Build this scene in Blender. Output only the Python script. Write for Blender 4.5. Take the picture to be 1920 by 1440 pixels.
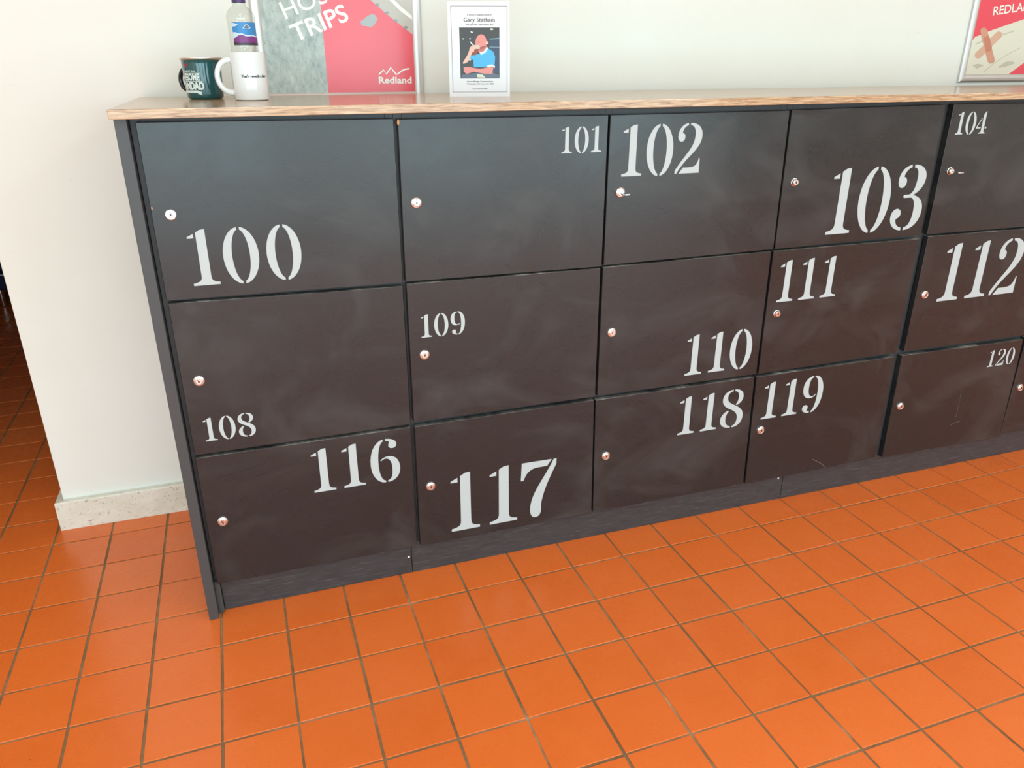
import bpy, bmesh, math, random
from mathutils import Vector, Matrix
from mathutils.geometry import tessellate_polygon

random.seed(7)
scene = bpy.context.scene
col = scene.collection
for o in list(bpy.data.objects):
    bpy.data.objects.remove(o)

# ------------------------------------------------------------------ camera
FPX = 1437.06
YAW, PITCH, ROLL = (math.radians(a) for a in (18.56993, -22.77248, -0.15104))
CAM = Vector((0.19654, -1.73565, 1.30403))
_f = Vector((math.sin(YAW) * math.cos(PITCH), math.cos(YAW) * math.cos(PITCH), math.sin(PITCH)))
_r0 = Vector((math.cos(YAW), -math.sin(YAW), 0))
_u0 = _r0.cross(_f)
_r = _r0 * math.cos(ROLL) + _u0 * math.sin(ROLL)
_u = -_r0 * math.sin(ROLL) + _u0 * math.cos(ROLL)
cd = bpy.data.cameras.new('camera')
cam = bpy.data.objects.new('camera', cd)
col.objects.link(cam)
cd.sensor_fit = 'HORIZONTAL'
cd.sensor_width = 36.0
cd.lens = FPX / 1920 * 36.0
cd.clip_start = 0.05
M = Matrix((( _r.x, _u.x, -_f.x, CAM.x), (_r.y, _u.y, -_f.y, CAM.y), (_r.z, _u.z, -_f.z, CAM.z), (0, 0, 0, 1)))
cam.matrix_world = M
scene.camera = cam

# ------------------------------------------------------------------ light
scene.view_settings.view_transform = 'Standard'
scene.view_settings.look = 'None'
scene.view_settings.gamma = 1.0
scene.view_settings.use_curve_mapping = False
scene.view_settings.exposure = 0.0
w = bpy.data.worlds.new('overcast_sky')
scene.world = w
w.use_nodes = True
w.node_tree.nodes['Background'].inputs['Color'].default_value = (0.80, 0.90, 1.0, 1)
w.node_tree.nodes['Background'].inputs['Strength'].default_value = 1.0

ROOM_X0, ROOM_X1 = -3.6, 6.2
ROOM_Y0, ROOM_Y1 = -5.2, 5.6
CEIL = 2.75
WINDOWS = [(-3.1, -1.35), (-1.15, 0.6), (0.8, 2.55), (2.75, 4.5)]   # x ranges of the glazed bays behind the camera
WIN_Z = (0.06, 2.30)
DAY = 48.0
DAY_COLOR = (0.645, 0.935, 1.0)
FILL_LAMP = 11.5  # power of the added overhead fill panels
FILL_LAMP_COLOR = (0.76, 0.975, 1.0)
def area_light(name, loc, rot, sx, sy, energy, color, parent=None):
    ld = bpy.data.lights.new(name, 'AREA')
    ld.shape = 'RECTANGLE'
    ld.size = sx
    ld.size_y = sy
    ld.energy = energy
    ld.color = color
    lo = bpy.data.objects.new(name, ld)
    lo.location = loc
    lo.rotation_euler = rot
    col.objects.link(lo)
    if parent is not None:
        lo.parent = parent
    return lo
for (a, b) in WINDOWS:
    area_light('window_daylight', ((a + b) / 2, ROOM_Y0 + 0.03, sum(WIN_Z) / 2), (math.radians(90), 0, 0),
               b - a - 0.1, WIN_Z[1] - WIN_Z[0] - 0.1, DAY, DAY_COLOR)

# ------------------------------------------------------------------ helpers
def ray(u, v):
    return _f + _r * ((u - 960) / FPX) - _u * ((v - 720) / FPX)
def at_y(u, v, y):
    d = ray(u, v)
    return CAM + d * ((y - CAM.y) / d.y)
def project(p):
    d = Vector(p) - CAM
    z = d.dot(_f)
    if z < 0.05:
        return None
    return (960 + FPX * d.dot(_r) / z, 720 - FPX * d.dot(_u) / z)

def lin(c):
    return tuple(((x / 255) / 12.92 if x / 255 <= 0.04045 else ((x / 255 + 0.055) / 1.055) ** 2.4) for x in c)

def link(name, me, mat=None, parent=None, smooth=None):
    o = bpy.data.objects.new(name, me)
    col.objects.link(o)
    if mat is not None:
        if not me.materials:
            me.materials.append(mat)
    if parent is not None:
        o.parent = parent
    if smooth is not None:
        for p in me.polygons:
            p.use_smooth = True
        me.set_sharp_from_angle(angle=math.radians(smooth))
    return o
def obj(name, bm, mat=None, parent=None, smooth=None):
    me = bpy.data.meshes.new(name)
    bmesh.ops.recalc_face_normals(bm, faces=bm.faces[:])
    bm.to_mesh(me)
    bm.free()
    return link(name, me, mat, parent, smooth)
def empty(name, loc=(0, 0, 0), rz=0.0):
    o = bpy.data.objects.new(name, None)
    o.empty_display_size = 0.05
    o.location = loc
    o.rotation_euler = (0, 0, rz)
    col.objects.link(o)
    return o
def tag(o, label, cat, group=None, kind=None):
    o['label'] = label
    o['category'] = cat
    if group:
        o['group'] = group
    if kind:
        o['kind'] = kind
    return o

def add_box(bm, x0, x1, y0, y1, z0, z1, bevel=0.0, seg=1):
    r = bmesh.ops.create_cube(bm, size=1.0)
    vs = r['verts']
    for v in vs:
        v.co = Vector(((x0 + x1) / 2 + v.co.x * (x1 - x0), (y0 + y1) / 2 + v.co.y * (y1 - y0), (z0 + z1) / 2 + v.co.z * (z1 - z0)))
    if bevel:
        es = list({e for v in vs for e in v.link_edges})
        bmesh.ops.bevel(bm, geom=es, offset=bevel, segments=seg, profile=0.5, affect='EDGES')
    return bm
def box(x0, x1, y0, y1, z0, z1, bevel=0.0, seg=1):
    return add_box(bmesh.new(), x0, x1, y0, y1, z0, z1, bevel, seg)
def add_lathe(bm, prof, n=32, axis='Z', origin=(0, 0, 0)):
    """prof: list of (radius, height)."""
    o = Vector(origin)
    rings = []
    for (r, h) in prof:
        ring = []
        if r < 1e-6:
            p = Vector((0, 0, h)) if axis == 'Z' else Vector((0, -h, 0))
            ring = [bm.verts.new(o + p)]
        else:
            for i in range(n):
                a = 2 * math.pi * i / n
                p = Vector((r * math.cos(a), r * math.sin(a), h)) if axis == 'Z' else Vector((r * math.cos(a), -h, r * math.sin(a)))
                ring.append(bm.verts.new(o + p))
        rings.append(ring)
    for a, b in zip(rings, rings[1:]):
        if len(a) == 1 and len(b) == 1:
            continue
        for i in range(n):
            j = (i + 1) % n
            if len(a) == 1:
                bm.faces.new((a[0], b[i], b[j]))
            elif len(b) == 1:
                bm.faces.new((a[i], a[j], b[0]))
            else:
                bm.faces.new((a[i], a[j], b[j], b[i]))
    return bm
def lathe(prof, n=32, axis='Z', origin=(0, 0, 0)):
    return add_lathe(bmesh.new(), prof, n, axis, origin)
def add_tube(bm, pts, r, n=12, flat=None):
    """tube along a path; r a number or list; flat=(scale in the first normal)."""
    pts = [Vector(p) for p in pts]
    rings = []
    ref = None
    for i, p in enumerate(pts):
        t = (pts[min(i + 1, len(pts) - 1)] - pts[max(i - 1, 0)]).normalized()
        if ref is None:
            ref = t.orthogonal().normalized()
        ref = (ref - t * ref.dot(t)).normalized()
        b = t.cross(ref)
        rr = r[i] if isinstance(r, (list, tuple)) else r
        ring = []
        for k in range(n):
            a = 2 * math.pi * k / n
            ring.append(bm.verts.new(p + (ref * math.cos(a) * (flat or 1.0) + b * math.sin(a)) * rr))
        rings.append(ring)
    for a, b in zip(rings, rings[1:]):
        for k in range(n):
            j = (k + 1) % n
            bm.faces.new((a[k], a[j], b[j], b[k]))
    bm.faces.new(rings[0][::-1])
    bm.faces.new(rings[-1])
    return bm
def bez(p0, p1, p2, p3, n=8):
    out = []
    for i in range(1, n + 1):
        t = i / n
        s = 1 - t
        out.append((s**3 * p0[0] + 3 * s*s*t * p1[0] + 3 * s*t*t * p2[0] + t**3 * p3[0],
                    s**3 * p0[1] + 3 * s*s*t * p1[1] + 3 * s*t*t * p2[1] + t**3 * p3[1]))
    return out
def path(d, n=9):
    """tiny SVG path reader: M, L, C, Z with absolute coordinates, y up. Returns list of polygons."""
    tok = d.replace(',', ' ').split()
    polys, cur, i, cmd = [], [], 0, None
    while i < len(tok):
        if tok[i] in 'MLCZ':
            cmd = tok[i]
            i += 1
            if cmd == 'Z':
                polys.append(cur)
                cur = []
                continue
        if cmd == 'M' or cmd == 'L':
            cur.append((float(tok[i]), float(tok[i + 1])))
            i += 2
        else:
            c = [float(x) for x in tok[i:i + 6]]
            cur += bez(cur[-1], c[0:2], c[2:4], c[4:6], n)
            i += 6
    if cur:
        polys.append(cur)
    return polys
def add_flat(bm, poly, fn):
    """fill a 2D polygon and map every vertex with fn(x, y) -> 3D."""
    clean = []
    for p in poly:
        if not clean or (abs(p[0] - clean[-1][0]) + abs(p[1] - clean[-1][1])) > 1e-9:
            clean.append(p)
    if abs(clean[0][0] - clean[-1][0]) + abs(clean[0][1] - clean[-1][1]) < 1e-9:
        clean.pop()
    tris = tessellate_polygon([[Vector((p[0], p[1], 0)) for p in clean]])
    vs = [bm.verts.new(fn(*p)) for p in clean]
    for t in tris:
        try:
            bm.faces.new([vs[k] for k in t])
        except ValueError:
            pass
def flat_obj(name, polys, fn, mat, parent):
    """flat print: an unnormalised open sheet whose faces look towards -y."""
    bm = bmesh.new()
    for p in polys:
        add_flat(bm, p, fn)
    bm.normal_update()
    me = bpy.data.meshes.new(name)
    bm.to_mesh(me)
    bm.free()
    return link(name, me, mat, parent)
def text_polys(s, weight=0.0, spacing=1.0, res=4):
    """the built-in font as triangles in 2D; returns (list of triangles, bbox)."""
    cu = bpy.data.curves.new('lettering', 'FONT')
    cu.body = s
    cu.size = 1.0
    cu.offset = weight
    cu.space_character = spacing
    cu.resolution_u = res
    to = bpy.data.objects.new('lettering', cu)
    me = bpy.data.meshes.new_from_object(to)
    polys = [[(me.vertices[i].co.x, me.vertices[i].co.y) for i in p.vertices] for p in me.polygons]
    bpy.data.objects.remove(to)
    bpy.data.curves.remove(cu)
    bpy.data.meshes.remove(me)
    xs = [q[0] for p in polys for q in p]
    ys = [q[1] for p in polys for q in p]
    return polys, (min(xs), max(xs), min(ys), max(ys))
CAPH = 0.729
try:
    _p, _b = text_polys('H')
    CAPH = _b[3]
except Exception:
    pass
def text_obj(name, s, A, B, cap, fn, mat, parent, weight=0.0, spacing=1.0):
    """lettering whose baseline runs from A to B (2D), cap height in the same units, mapped with fn."""
    polys, (x0, x1, y0, y1) = text_polys(s, weight, spacing)
    dx, dy = B[0] - A[0], B[1] - A[1]
    L = math.hypot(dx, dy)
    ex, ey = dx / L, dy / L
    sx, sy = L / (x1 - x0), cap / CAPH
    bm = bmesh.new()
    for p in polys:
        vs = []
        for (x, y) in p:
            a, b = (x - x0) * sx, y * sy
            vs.append(bm.verts.new(fn(A[0] + ex * a - ey * b, A[1] + ey * a + ex * b)))
        try:
            bm.faces.new(vs)
        except ValueError:
            pass
    bmesh.ops.remove_doubles(bm, verts=bm.verts[:], dist=1e-6)
    me = bpy.data.meshes.new(name)
    bm.to_mesh(me)
    bm.free()
    return link(name, me, mat, parent)

# ------------------------------------------------------------------ materials
def mat(name, color, rough=0.5, metal=0.0, spec=0.5, coat=0.0, coat_rough=0.1):
    m = bpy.data.materials.new(name)
    m.use_nodes = True
    b = m.node_tree.nodes['Principled BSDF']
    b.inputs['Base Color'].default_value = (*color, 1)
    b.inputs['Roughness'].default_value = rough
    b.inputs['Metallic'].default_value = metal
    b.inputs['Specular IOR Level'].default_value = spec
    b.inputs['Coat Weight'].default_value = coat
    b.inputs['Coat Roughness'].default_value = coat_rough
    return m
class NT:
    def __init__(self, m):
        self.t = m.node_tree
        self.b = self.t.nodes['Principled BSDF']
    def n(self, kind, **kw):
        x = self.t.nodes.new(kind)
        for k, v in kw.items():
            setattr(x, k, v)
        return x
    def l(self, a, b):
        self.t.links.new(a, b)
    def coords(self, scale=(1, 1, 1), space='Object'):
        tc = self.n('ShaderNodeTexCoord')
        mp = self.n('ShaderNodeMapping')
        mp.inputs['Scale'].default_value = scale
        if space == 'World':
            g = self.n('ShaderNodeNewGeometry')
            self.l(g.outputs['Position'], mp.inputs['Vector'])
        else:
            self.l(tc.outputs[space], mp.inputs['Vector'])
        return mp.outputs['Vector']
    def noise(self, vec, scale, detail=4, rough=0.55, dist=0.0):
        x = self.n('ShaderNodeTexNoise')
        x.inputs['Scale'].default_value = scale
        x.inputs['Detail'].default_value = detail
        x.inputs['Roughness'].default_value = rough
        x.inputs['Distortion'].default_value = dist
        self.l(vec, x.inputs['Vector'])
        return x.outputs['Fac']
    def ramp(self, fac, stops):
        x = self.n('ShaderNodeValToRGB')
        e = x.color_ramp.elements
        while len(e) < len(stops):
            e.new(0.5)
        for i, (p, c) in enumerate(stops):
            e[i].position = p
            e[i].color = (*c, 1) if len(c) == 3 else c
        self.l(fac, x.inputs['Fac'])
        return x.outputs['Color']
    def mix(self, fac, a, b, mode='MIX'):
        x = self.n('ShaderNodeMix', data_type='RGBA', blend_type=mode)
        for s, v in ((x.inputs[0], fac), (x.inputs[6], a), (x.inputs[7], b)):
            if isinstance(v, bpy.types.NodeSocket):
                self.l(v, s)
            elif isinstance(v, (int, float)):
                s.default_value = v
            else:
                s.default_value = (*v, 1)
        return x.outputs[2]
    def math(self, op, a, b=0.0):
        x = self.n('ShaderNodeMath', operation=op)
        for s, v in ((x.inputs[0], a), (x.inputs[1], b)):
            if isinstance(v, bpy.types.NodeSocket):
                self.l(v, s)
            else:
                s.default_value = v
        return x.outputs[0]
    def bump(self, h, strength=0.2, dist=0.001):
        x = self.n('ShaderNodeBump')
        x.inputs['Strength'].default_value = strength
        x.inputs['Distance'].default_value = dist
        self.l(h, x.inputs['Height'])
        self.l(x.outputs['Normal'], self.b.inputs['Normal'])

def m_tile():
    m = mat('terracotta_tile', (0.6, 0.13, 0.02), 0.28)
    t = NT(m)
    oi = t.n('ShaderNodeObjectInfo')
    ge = t.n('ShaderNodeNewGeometry')
    r = t.math('FRACT', t.math('ADD', oi.outputs['Random'], ge.outputs['Random Per Island']))
    base = t.ramp(r, [(0.0, (0.78, 0.152, 0.023)), (0.35, (0.83, 0.168, 0.026)), (0.7, (0.85, 0.178, 0.029)), (1.0, (0.805, 0.160, 0.024))])
    v = t.coords((1, 1, 1), 'World')
    cloud = t.noise(v, 9, 5, 0.6)
    c = t.mix(t.ramp(cloud, [(0.35, (0, 0, 0)), (0.75, (0.6, 0.6, 0.6))]), base, (0.86, 0.190, 0.035))
    fine = t.noise(v, 420, 3, 0.6)
    c = t.mix(t.ramp(fine, [(0.40, (0.09, 0.09, 0.09)), (0.62, (0, 0, 0))]), c, (0.60, 0.095, 0.013))
    # scattered dark specks of dirt
    vo = t.n('ShaderNodeTexVoronoi')
    vo.inputs['Scale'].default_value = 22
    vo.inputs['Randomness'].default_value = 1.0
    t.l(v, vo.inputs['Vector'])
    speck = t.math('LESS_THAN', t.math('ADD', vo.outputs['Distance'], t.math('MULTIPLY', t.noise(v, 260, 2), 0.09)), 0.085)
    pick = t.math('GREATER_THAN', t.noise(v, 7, 2), 0.60)
    c = t.mix(t.math('MULTIPLY', t.math('MULTIPLY', speck, pick), 0.65), c, (0.13, 0.03, 0.01))
    t.l(c, t.b.inputs['Base Color'])
    rg = t.ramp(t.noise(v, 14, 5, 0.65), [(0.3, (0.22, 0.22, 0.22)), (0.7, (0.34, 0.34, 0.34))])
    t.l(rg, t.b.inputs['Roughness'])
    t.bump(t.noise(v, 60, 3), 0.05, 0.0008)
    return m
def m_grout():
    m = mat('cement_grout', (0.2, 0.13, 0.07), 0.9)
    t = NT(m)
    v = t.coords((1, 1, 1), 'World')
    c = t.ramp(t.noise(v, 6, 6, 0.7), [(0.30, (0.16, 0.095, 0.042)), (0.52, (0.27, 0.165, 0.080)), (0.72, (0.50, 0.33, 0.20))])
    t.l(c, t.b.inputs['Base Color'])
    return m
def m_wall():
    m = mat('white_wall_paint', lin((236, 234, 224)), 0.6, spec=0.3)
    t = NT(m)
    v = t.coords((1, 1, 1), 'World')
    c = t.mix(t.ramp(t.noise(v, 1.3, 4), [(0.3, (0, 0, 0)), (0.75, (1, 1, 1))]), lin((234, 234, 225)), lin((240, 241, 236)))
    scuff = t.noise(t.coords((1, 1, 2.5), 'World'), 16, 6, 0.7, 1.2)
    c = t.mix(t.ramp(scuff, [(0.66, (0, 0, 0)), (0.80, (0.22, 0.22, 0.22))]), c, lin((168, 164, 150)))
    t.l(c, t.b.inputs['Base Color'])
    t.bump(t.noise(v, 180, 3), 0.12, 0.0006)
    return m
def m_skirt():
    m = mat('aged_gloss_skirting', lin((222, 214, 196)), 0.4)
    t = NT(m)
    v = t.coords((1, 1, 1), 'World')
    c = t.mix(t.ramp(t.noise(v, 11, 6, 0.7), [(0.35, (0, 0, 0)), (0.75, (1, 1, 1))]), lin((236, 233, 222)), lin((216, 208, 190)))
    c = t.mix(t.ramp(t.noise(v, 95, 5, 0.75), [(0.57, (0, 0, 0)), (0.70, (0.8, 0.8, 0.8))]), c, lin((118, 98, 76)))
    t.l(c, t.b.inputs['Base Color'])
    t.bump(t.noise(v, 120, 4), 0.35, 0.001)
    return m
def m_door():
    m = mat('charcoal_laminate', (0.03, 0.03, 0.031), 0.42, spec=0.56)
    t = NT(m)
    v = t.coords((1, 1, 1), 'World')
    g = t.noise(t.coords((3, 3, 40), 'World'), 14, 3)
    c = t.mix(t.ramp(g, [(0.35, (0, 0, 0)), (0.7, (1, 1, 1))]), (0.0155, 0.0170, 0.0185), (0.0195, 0.0210, 0.0228))
    haze = t.noise(t.coords((1, 1, 1.6), 'World'), 3.4, 6, 0.62, 0.8)
    c = t.mix(t.ramp(haze, [(0.50, (0, 0, 0)), (0.78, (0.45, 0.45, 0.45))]), c, (0.085, 0.088, 0.086))
    t.l(c, t.b.inputs['Base Color'])
    rg = t.ramp(haze, [(0.3, (0.22, 0.22, 0.22)), (0.75, (0.36, 0.36, 0.36))])
    t.l(rg, t.b.inputs['Roughness'])
    return m
def m_wood():
    m = mat('pale_oak_laminate', lin((205, 175, 135)), 0.16, coat=0.0)
    t = NT(m)
    v = t.coords((3.5, 45, 60), 'World')
    n1 = t.noise(v, 5.0, 6, 0.68, 0.6)
    c = t.ramp(n1, [(0.30, lin((122, 90, 64))), (0.44, lin((176, 142, 108))), (0.58, lin((206, 176, 142))), (0.76, lin((222, 198, 168)))])
    t.l(c, t.b.inputs['Base Color'])
    t.bump(n1, 0.06, 0.0005)
    return m

M_TILE, M_GROUT, M_WALL, M_SKIRT, M_DOOR, M_WOOD = m_tile(), m_grout(), m_wall(), m_skirt(), m_door(), m_wood()
M_CARC = mat('dark_grey_board', (0.045, 0.048, 0.052), 0.45)
def m_plinth():
    m = mat('scuffed_plinth_board', (0.04, 0.042, 0.045), 0.40)
    t = NT(m)
    n = t.noise(t.coords((5, 1, 60), 'World'), 3.2, 6, 0.7, 0.5)
    c = t.ramp(n, [(0.35, (0.030, 0.031, 0.034)), (0.58, (0.050, 0.053, 0.058)), (0.75, (0.12, 0.125, 0.13))])
    t.l(c, t.b.inputs['Base Color'])
    return m
M_PLINTH = m_plinth()
M_NUM = mat('pale_grey_number_paint', lin((188, 199, 201)), 0.45)
M_CHROME = mat('nickel_plate', (0.84, 0.84, 0.83), 0.27, metal=1.0)
M_DARK = mat('black_void', (0.006, 0.006, 0.006), 0.7)
M_CHIP = mat('bare_chipboard', lin((214, 160, 104)), 0.8)
M_CEIL = mat('ceiling_white', lin((232, 230, 224)), 0.8)
M_ALU = mat('satin_aluminium', (0.66, 0.66, 0.65), 0.42, metal=0.75)

# ------------------------------------------------------------------ floor
PX, PY = 0.155, 0.155 * 0.98978
OX, OY, ROT = -0.00455, -0.11653, 0.01580
cr, sr = math.cos(ROT), math.sin(ROT)
def tile_pt(i, j):
    a, b = i * PX, j * PY
    return (OX + a * cr - b * sr, OY + a * sr + b * cr)
floor = obj('floor', box(ROOM_X0, ROOM_X1, ROOM_Y0, ROOM_Y1, -0.06, -0.0022), M_GROUT)
tag(floor, 'terracotta orange quarry tile floor with recessed grey-brown grout', 'floor', kind='structure')
def tile_mesh(dx, dy):
    bm = bmesh.new()
    hx, hy, t, b = (PX - 0.0048) / 2 + dx, (PY - 0.0048) / 2 + dy, 0.0, 0.0007
    lo = [bm.verts.new(p) for p in ((-hx, -hy, -0.006), (hx, -hy, -0.006), (hx, hy, -0.006), (-hx, hy, -0.006))]
    mi = [bm.verts.new(p) for p in ((-hx, -hy, -b), (hx, -hy, -b), (hx, hy, -b), (-hx, hy, -b))]
    up = [bm.verts.new(p) for p in ((-hx + b, -hy + b, 0), (hx - b, -hy + b, 0), (hx - b, hy - b, 0), (-hx + b, hy - b, 0))]
    for a, c in ((lo, mi), (mi, up)):
        for k in range(4):
            bm.faces.new((a[k], a[(k + 1) % 4], c[(k + 1) % 4], c[k]))
    bm.faces.new(up)
    me = bpy.data.meshes.new('tile')
    bm.to_mesh(me)
    bm.free()
    me.materials.append(M_TILE)
    return me
tile_meshes = [tile_mesh(random.uniform(-0.0009, 0.0006), random.uniform(-0.0009, 0.0006)) for _ in range(6)]
cells = []
for i in range(-26, 44):
    for j in range(-36, 40):
        c = [tile_pt(i + a, j + b) for a, b in ((0, 0), (1, 0), (1, 1), (0, 1))]
        cx, cy = sum(p[0] for p in c) / 4, sum(p[1] for p in c) / 4
        if not (ROOM_X0 + 0.08 < cx < ROOM_X1 - 0.08 and ROOM_Y0 + 0.08 < cy < ROOM_Y1 - 0.08):
            continue
        if cx > 0.08 and 0.11 < cy < 0.70:          # under the lockers and the wall
            continue
        pr = [project((p[0], p[1], 0)) for p in c]
        area = 0.0
        if all(pr):
            hid = (cy > 0.6 and cx > -0.40)
            inside = sum(1 for q in pr if -40 < q[0] < 1960 and -40 < q[1] < 1480)
            if inside and not hid:
                area = abs(sum(pr[k][0] * pr[(k + 1) % 4][1] - pr[(k + 1) % 4][0] * pr[k][1] for k in range(4))) / 2 * (inside / 4)
        cells.append((area, cx, cy))
cells.sort(key=lambda t: -t[0])
rest = bmesh.new()
for k, (area, cx, cy) in enumerate(cells):
    jx, jy = random.uniform(-0.0006, 0.0006), random.uniform(-0.0006, 0.0006)
    dz = random.uniform(-0.0005, 0.0)
    rx, ry, rz = (random.uniform(-0.0028, 0.0028), random.uniform(-0.0028, 0.0028), ROT + random.uniform(-0.004, 0.004))
    me = random.choice(tile_meshes)
    if k < 300 and area > 0:
        o = link('tile', me, None, floor)
        o.location = (cx + jx, cy + jy, dz)
        o.rotation_euler = (rx, ry, rz)
    else:
        mm = Matrix.Translation((cx + jx, cy + jy, dz)) @ Matrix.Rotation(rz, 4, 'Z') @ Matrix.Rotation(rx, 4, 'X')
        vs = [rest.verts.new(mm @ v.co) for v in me.vertices]
        for p in me.polygons:
            rest.faces.new([vs[q] for q in p.vertices])
me = bpy.data.meshes.new('tile_field')
rest.to_mesh(me)
rest.free()
o = link('tile_field', me, M_TILE, floor)
o['kind'] = 'stuff'

# ------------------------------------------------------------------ room shell
WY, WT = 0.585, 0.22           # face and thickness of the wall behind the lockers
WX = -0.451                    # its free end beside the opening
def struct(name, bm, m, label, cat, parent=None):
    o = obj(name, bm, m, parent)
    tag(o, label, cat, kind='structure')
    return o
bm = box(WX, ROOM_X1, WY, WY + WT, 0, CEIL, 0.004, 2)
struct('wall_back', bm, M_WALL, 'white painted wall behind the lockers, ending at the opening on its left', 'wall')
bm = box(ROOM_X0, -1.12, WY, WY + WT, 0, CEIL)  # unseen wall and lintel, shaped to keep light out of the space beyond
add_box(bm, -1.12, WX, WY + 0.01, WY + WT - 0.01, 2.0, CEIL)
struct('wall_opening', bm, M_WALL, 'unseen white wall beside and above the opening, narrowing it to dim the space beyond', 'wall')
struct('wall_left', box(ROOM_X0 - 0.15, ROOM_X0, ROOM_Y0, ROOM_Y1, 0, CEIL), M_WALL, 'white side wall of the room, left of the opening', 'wall')
struct('wall_right', box(ROOM_X1, ROOM_X1 + 0.15, ROOM_Y0, ROOM_Y1, 0, CEIL), M_WALL, 'white wall beyond the right end of the lockers', 'wall')
struct('wall_far', box(ROOM_X0, ROOM_X1, ROOM_Y1, ROOM_Y1 + 0.15, 0, CEIL), M_WALL, 'far wall of the dim space beyond the opening', 'wall')
struct('ceiling', box(ROOM_X0 - 0.15, ROOM_X1 + 0.15, ROOM_Y0 - 0.15, ROOM_Y1 + 0.15, CEIL, CEIL + 0.1), M_CEIL, 'plain white ceiling', 'ceiling')
bm = box(ROOM_X0, ROOM_X1, ROOM_Y0 - 0.15, ROOM_Y0, 0, WIN_Z[0])
add_box(bm, ROOM_X0, ROOM_X1, ROOM_Y0 - 0.15, ROOM_Y0, WIN_Z[1], CEIL)
edges = [ROOM_X0] + [x for w_ in WINDOWS for x in w_] + [ROOM_X1]
for k in range(0, len(edges), 2):
    add_box(bm, edges[k], edges[k + 1], ROOM_Y0 - 0.15, ROOM_Y0, WIN_Z[0], WIN_Z[1])
struct('wall_front', bm, M_WALL, 'window wall opposite the lockers', 'wall')
M_FRAME = mat('window_frame_white', lin((228, 228, 224)), 0.4)
for k, (a, b) in enumerate(WINDOWS):
    bm = bmesh.new()
    y0, y1 = ROOM_Y0 - 0.05, ROOM_Y0 + 0.02
    for (x0, x1, z0, z1) in ((a, a + 0.05, *WIN_Z), (b - 0.05, b, *WIN_Z), (a, b, WIN_Z[0], WIN_Z[0] + 0.05), (a, b, WIN_Z[1] - 0.05, WIN_Z[1])):
        add_box(bm, x0, x1, y0, y1, z0, z1)
    add_box(bm, (a + b) / 2 - 0.03, (a + b) / 2 + 0.03, y0, ROOM_Y0 + 0.05, WIN_Z[0], WIN_Z[1])
    struct('window_%d' % (k + 1), bm, M_FRAME, 'white framed window in the wall opposite the lockers, bay %s' % ('one two three four'.split()[k]), 'window')

M_FILLFRAME = mat('fill_lamp_housing_white', lin((225, 225, 222)), 0.5)
for k, (lx, ly) in enumerate([(x, y) for y in (-4.1, -2.9, -1.7) for x in (-2.0, 0.2, 2.4, 4.6)]):  # unseen ceiling panels, added to put more light on the floor
    lamp = empty('fill_lamp', (lx, ly, CEIL))
    tag(lamp, 'square white panel lamp, unseen, added in the ceiling to brighten the floor', 'lamp', 'unseen panel lamps added in the ceiling')
    bm = bmesh.new()
    for (x0, x1, y0, y1) in ((-0.31, 0.31, -0.31, -0.29), (-0.31, 0.31, 0.29, 0.31), (-0.31, -0.29, -0.29, 0.29), (0.29, 0.31, -0.29, 0.29)):
        add_box(bm, x0, x1, y0, y1, -0.045, 0.0)
    add_box(bm, -0.29, 0.29, -0.29, 0.29, -0.010, 0.0)
    obj('housing', bm, M_FILLFRAME, lamp)
    area_light('fill_lamp_light', (0, 0, -0.040), (0, 0, 0), 0.57, 0.57, FILL_LAMP, FILL_LAMP_COLOR, lamp)

# skirting: front run, return round the wall end, back run
def skirting():
    bm = bmesh.new()
    T, H = 0.020, 0.104
    prof = [(0.0, 0.0), (T, 0.0), (T, 0.0905), (T - 0.0012, 0.0930), (T - 0.0035, 0.0942), (0.0016, 0.0942), (0.0016, 0.0700), (0.0, 0.0700)]   # (out from wall, z)
    pth = [((ROOM_X1, WY), (0, -1)), ((WX, WY), (-1, -1)), ((WX, WY + WT), (-1, 1)), ((ROOM_X1, WY + WT), (0, 1))]
    rings = []
    for (p, n) in pth:
        rings.append([bm.verts.new((p[0] + n[0] * a, p[1] + n[1] * a, z)) for (a, z) in prof])
    for a, b in zip(rings, rings[1:]):
        for k in range(len(prof)):
            j = (k + 1) % len(prof)
            bm.faces.new((a[k], a[j], b[j], b[k]))
    bm.faces.new(rings[0])
    bm.faces.new(rings[-1][::-1])
    return bm
struct('baseboard_back', skirting(), M_SKIRT, 'chipped cream painted skirting board round the foot of the white wall', 'skirting board')

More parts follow.
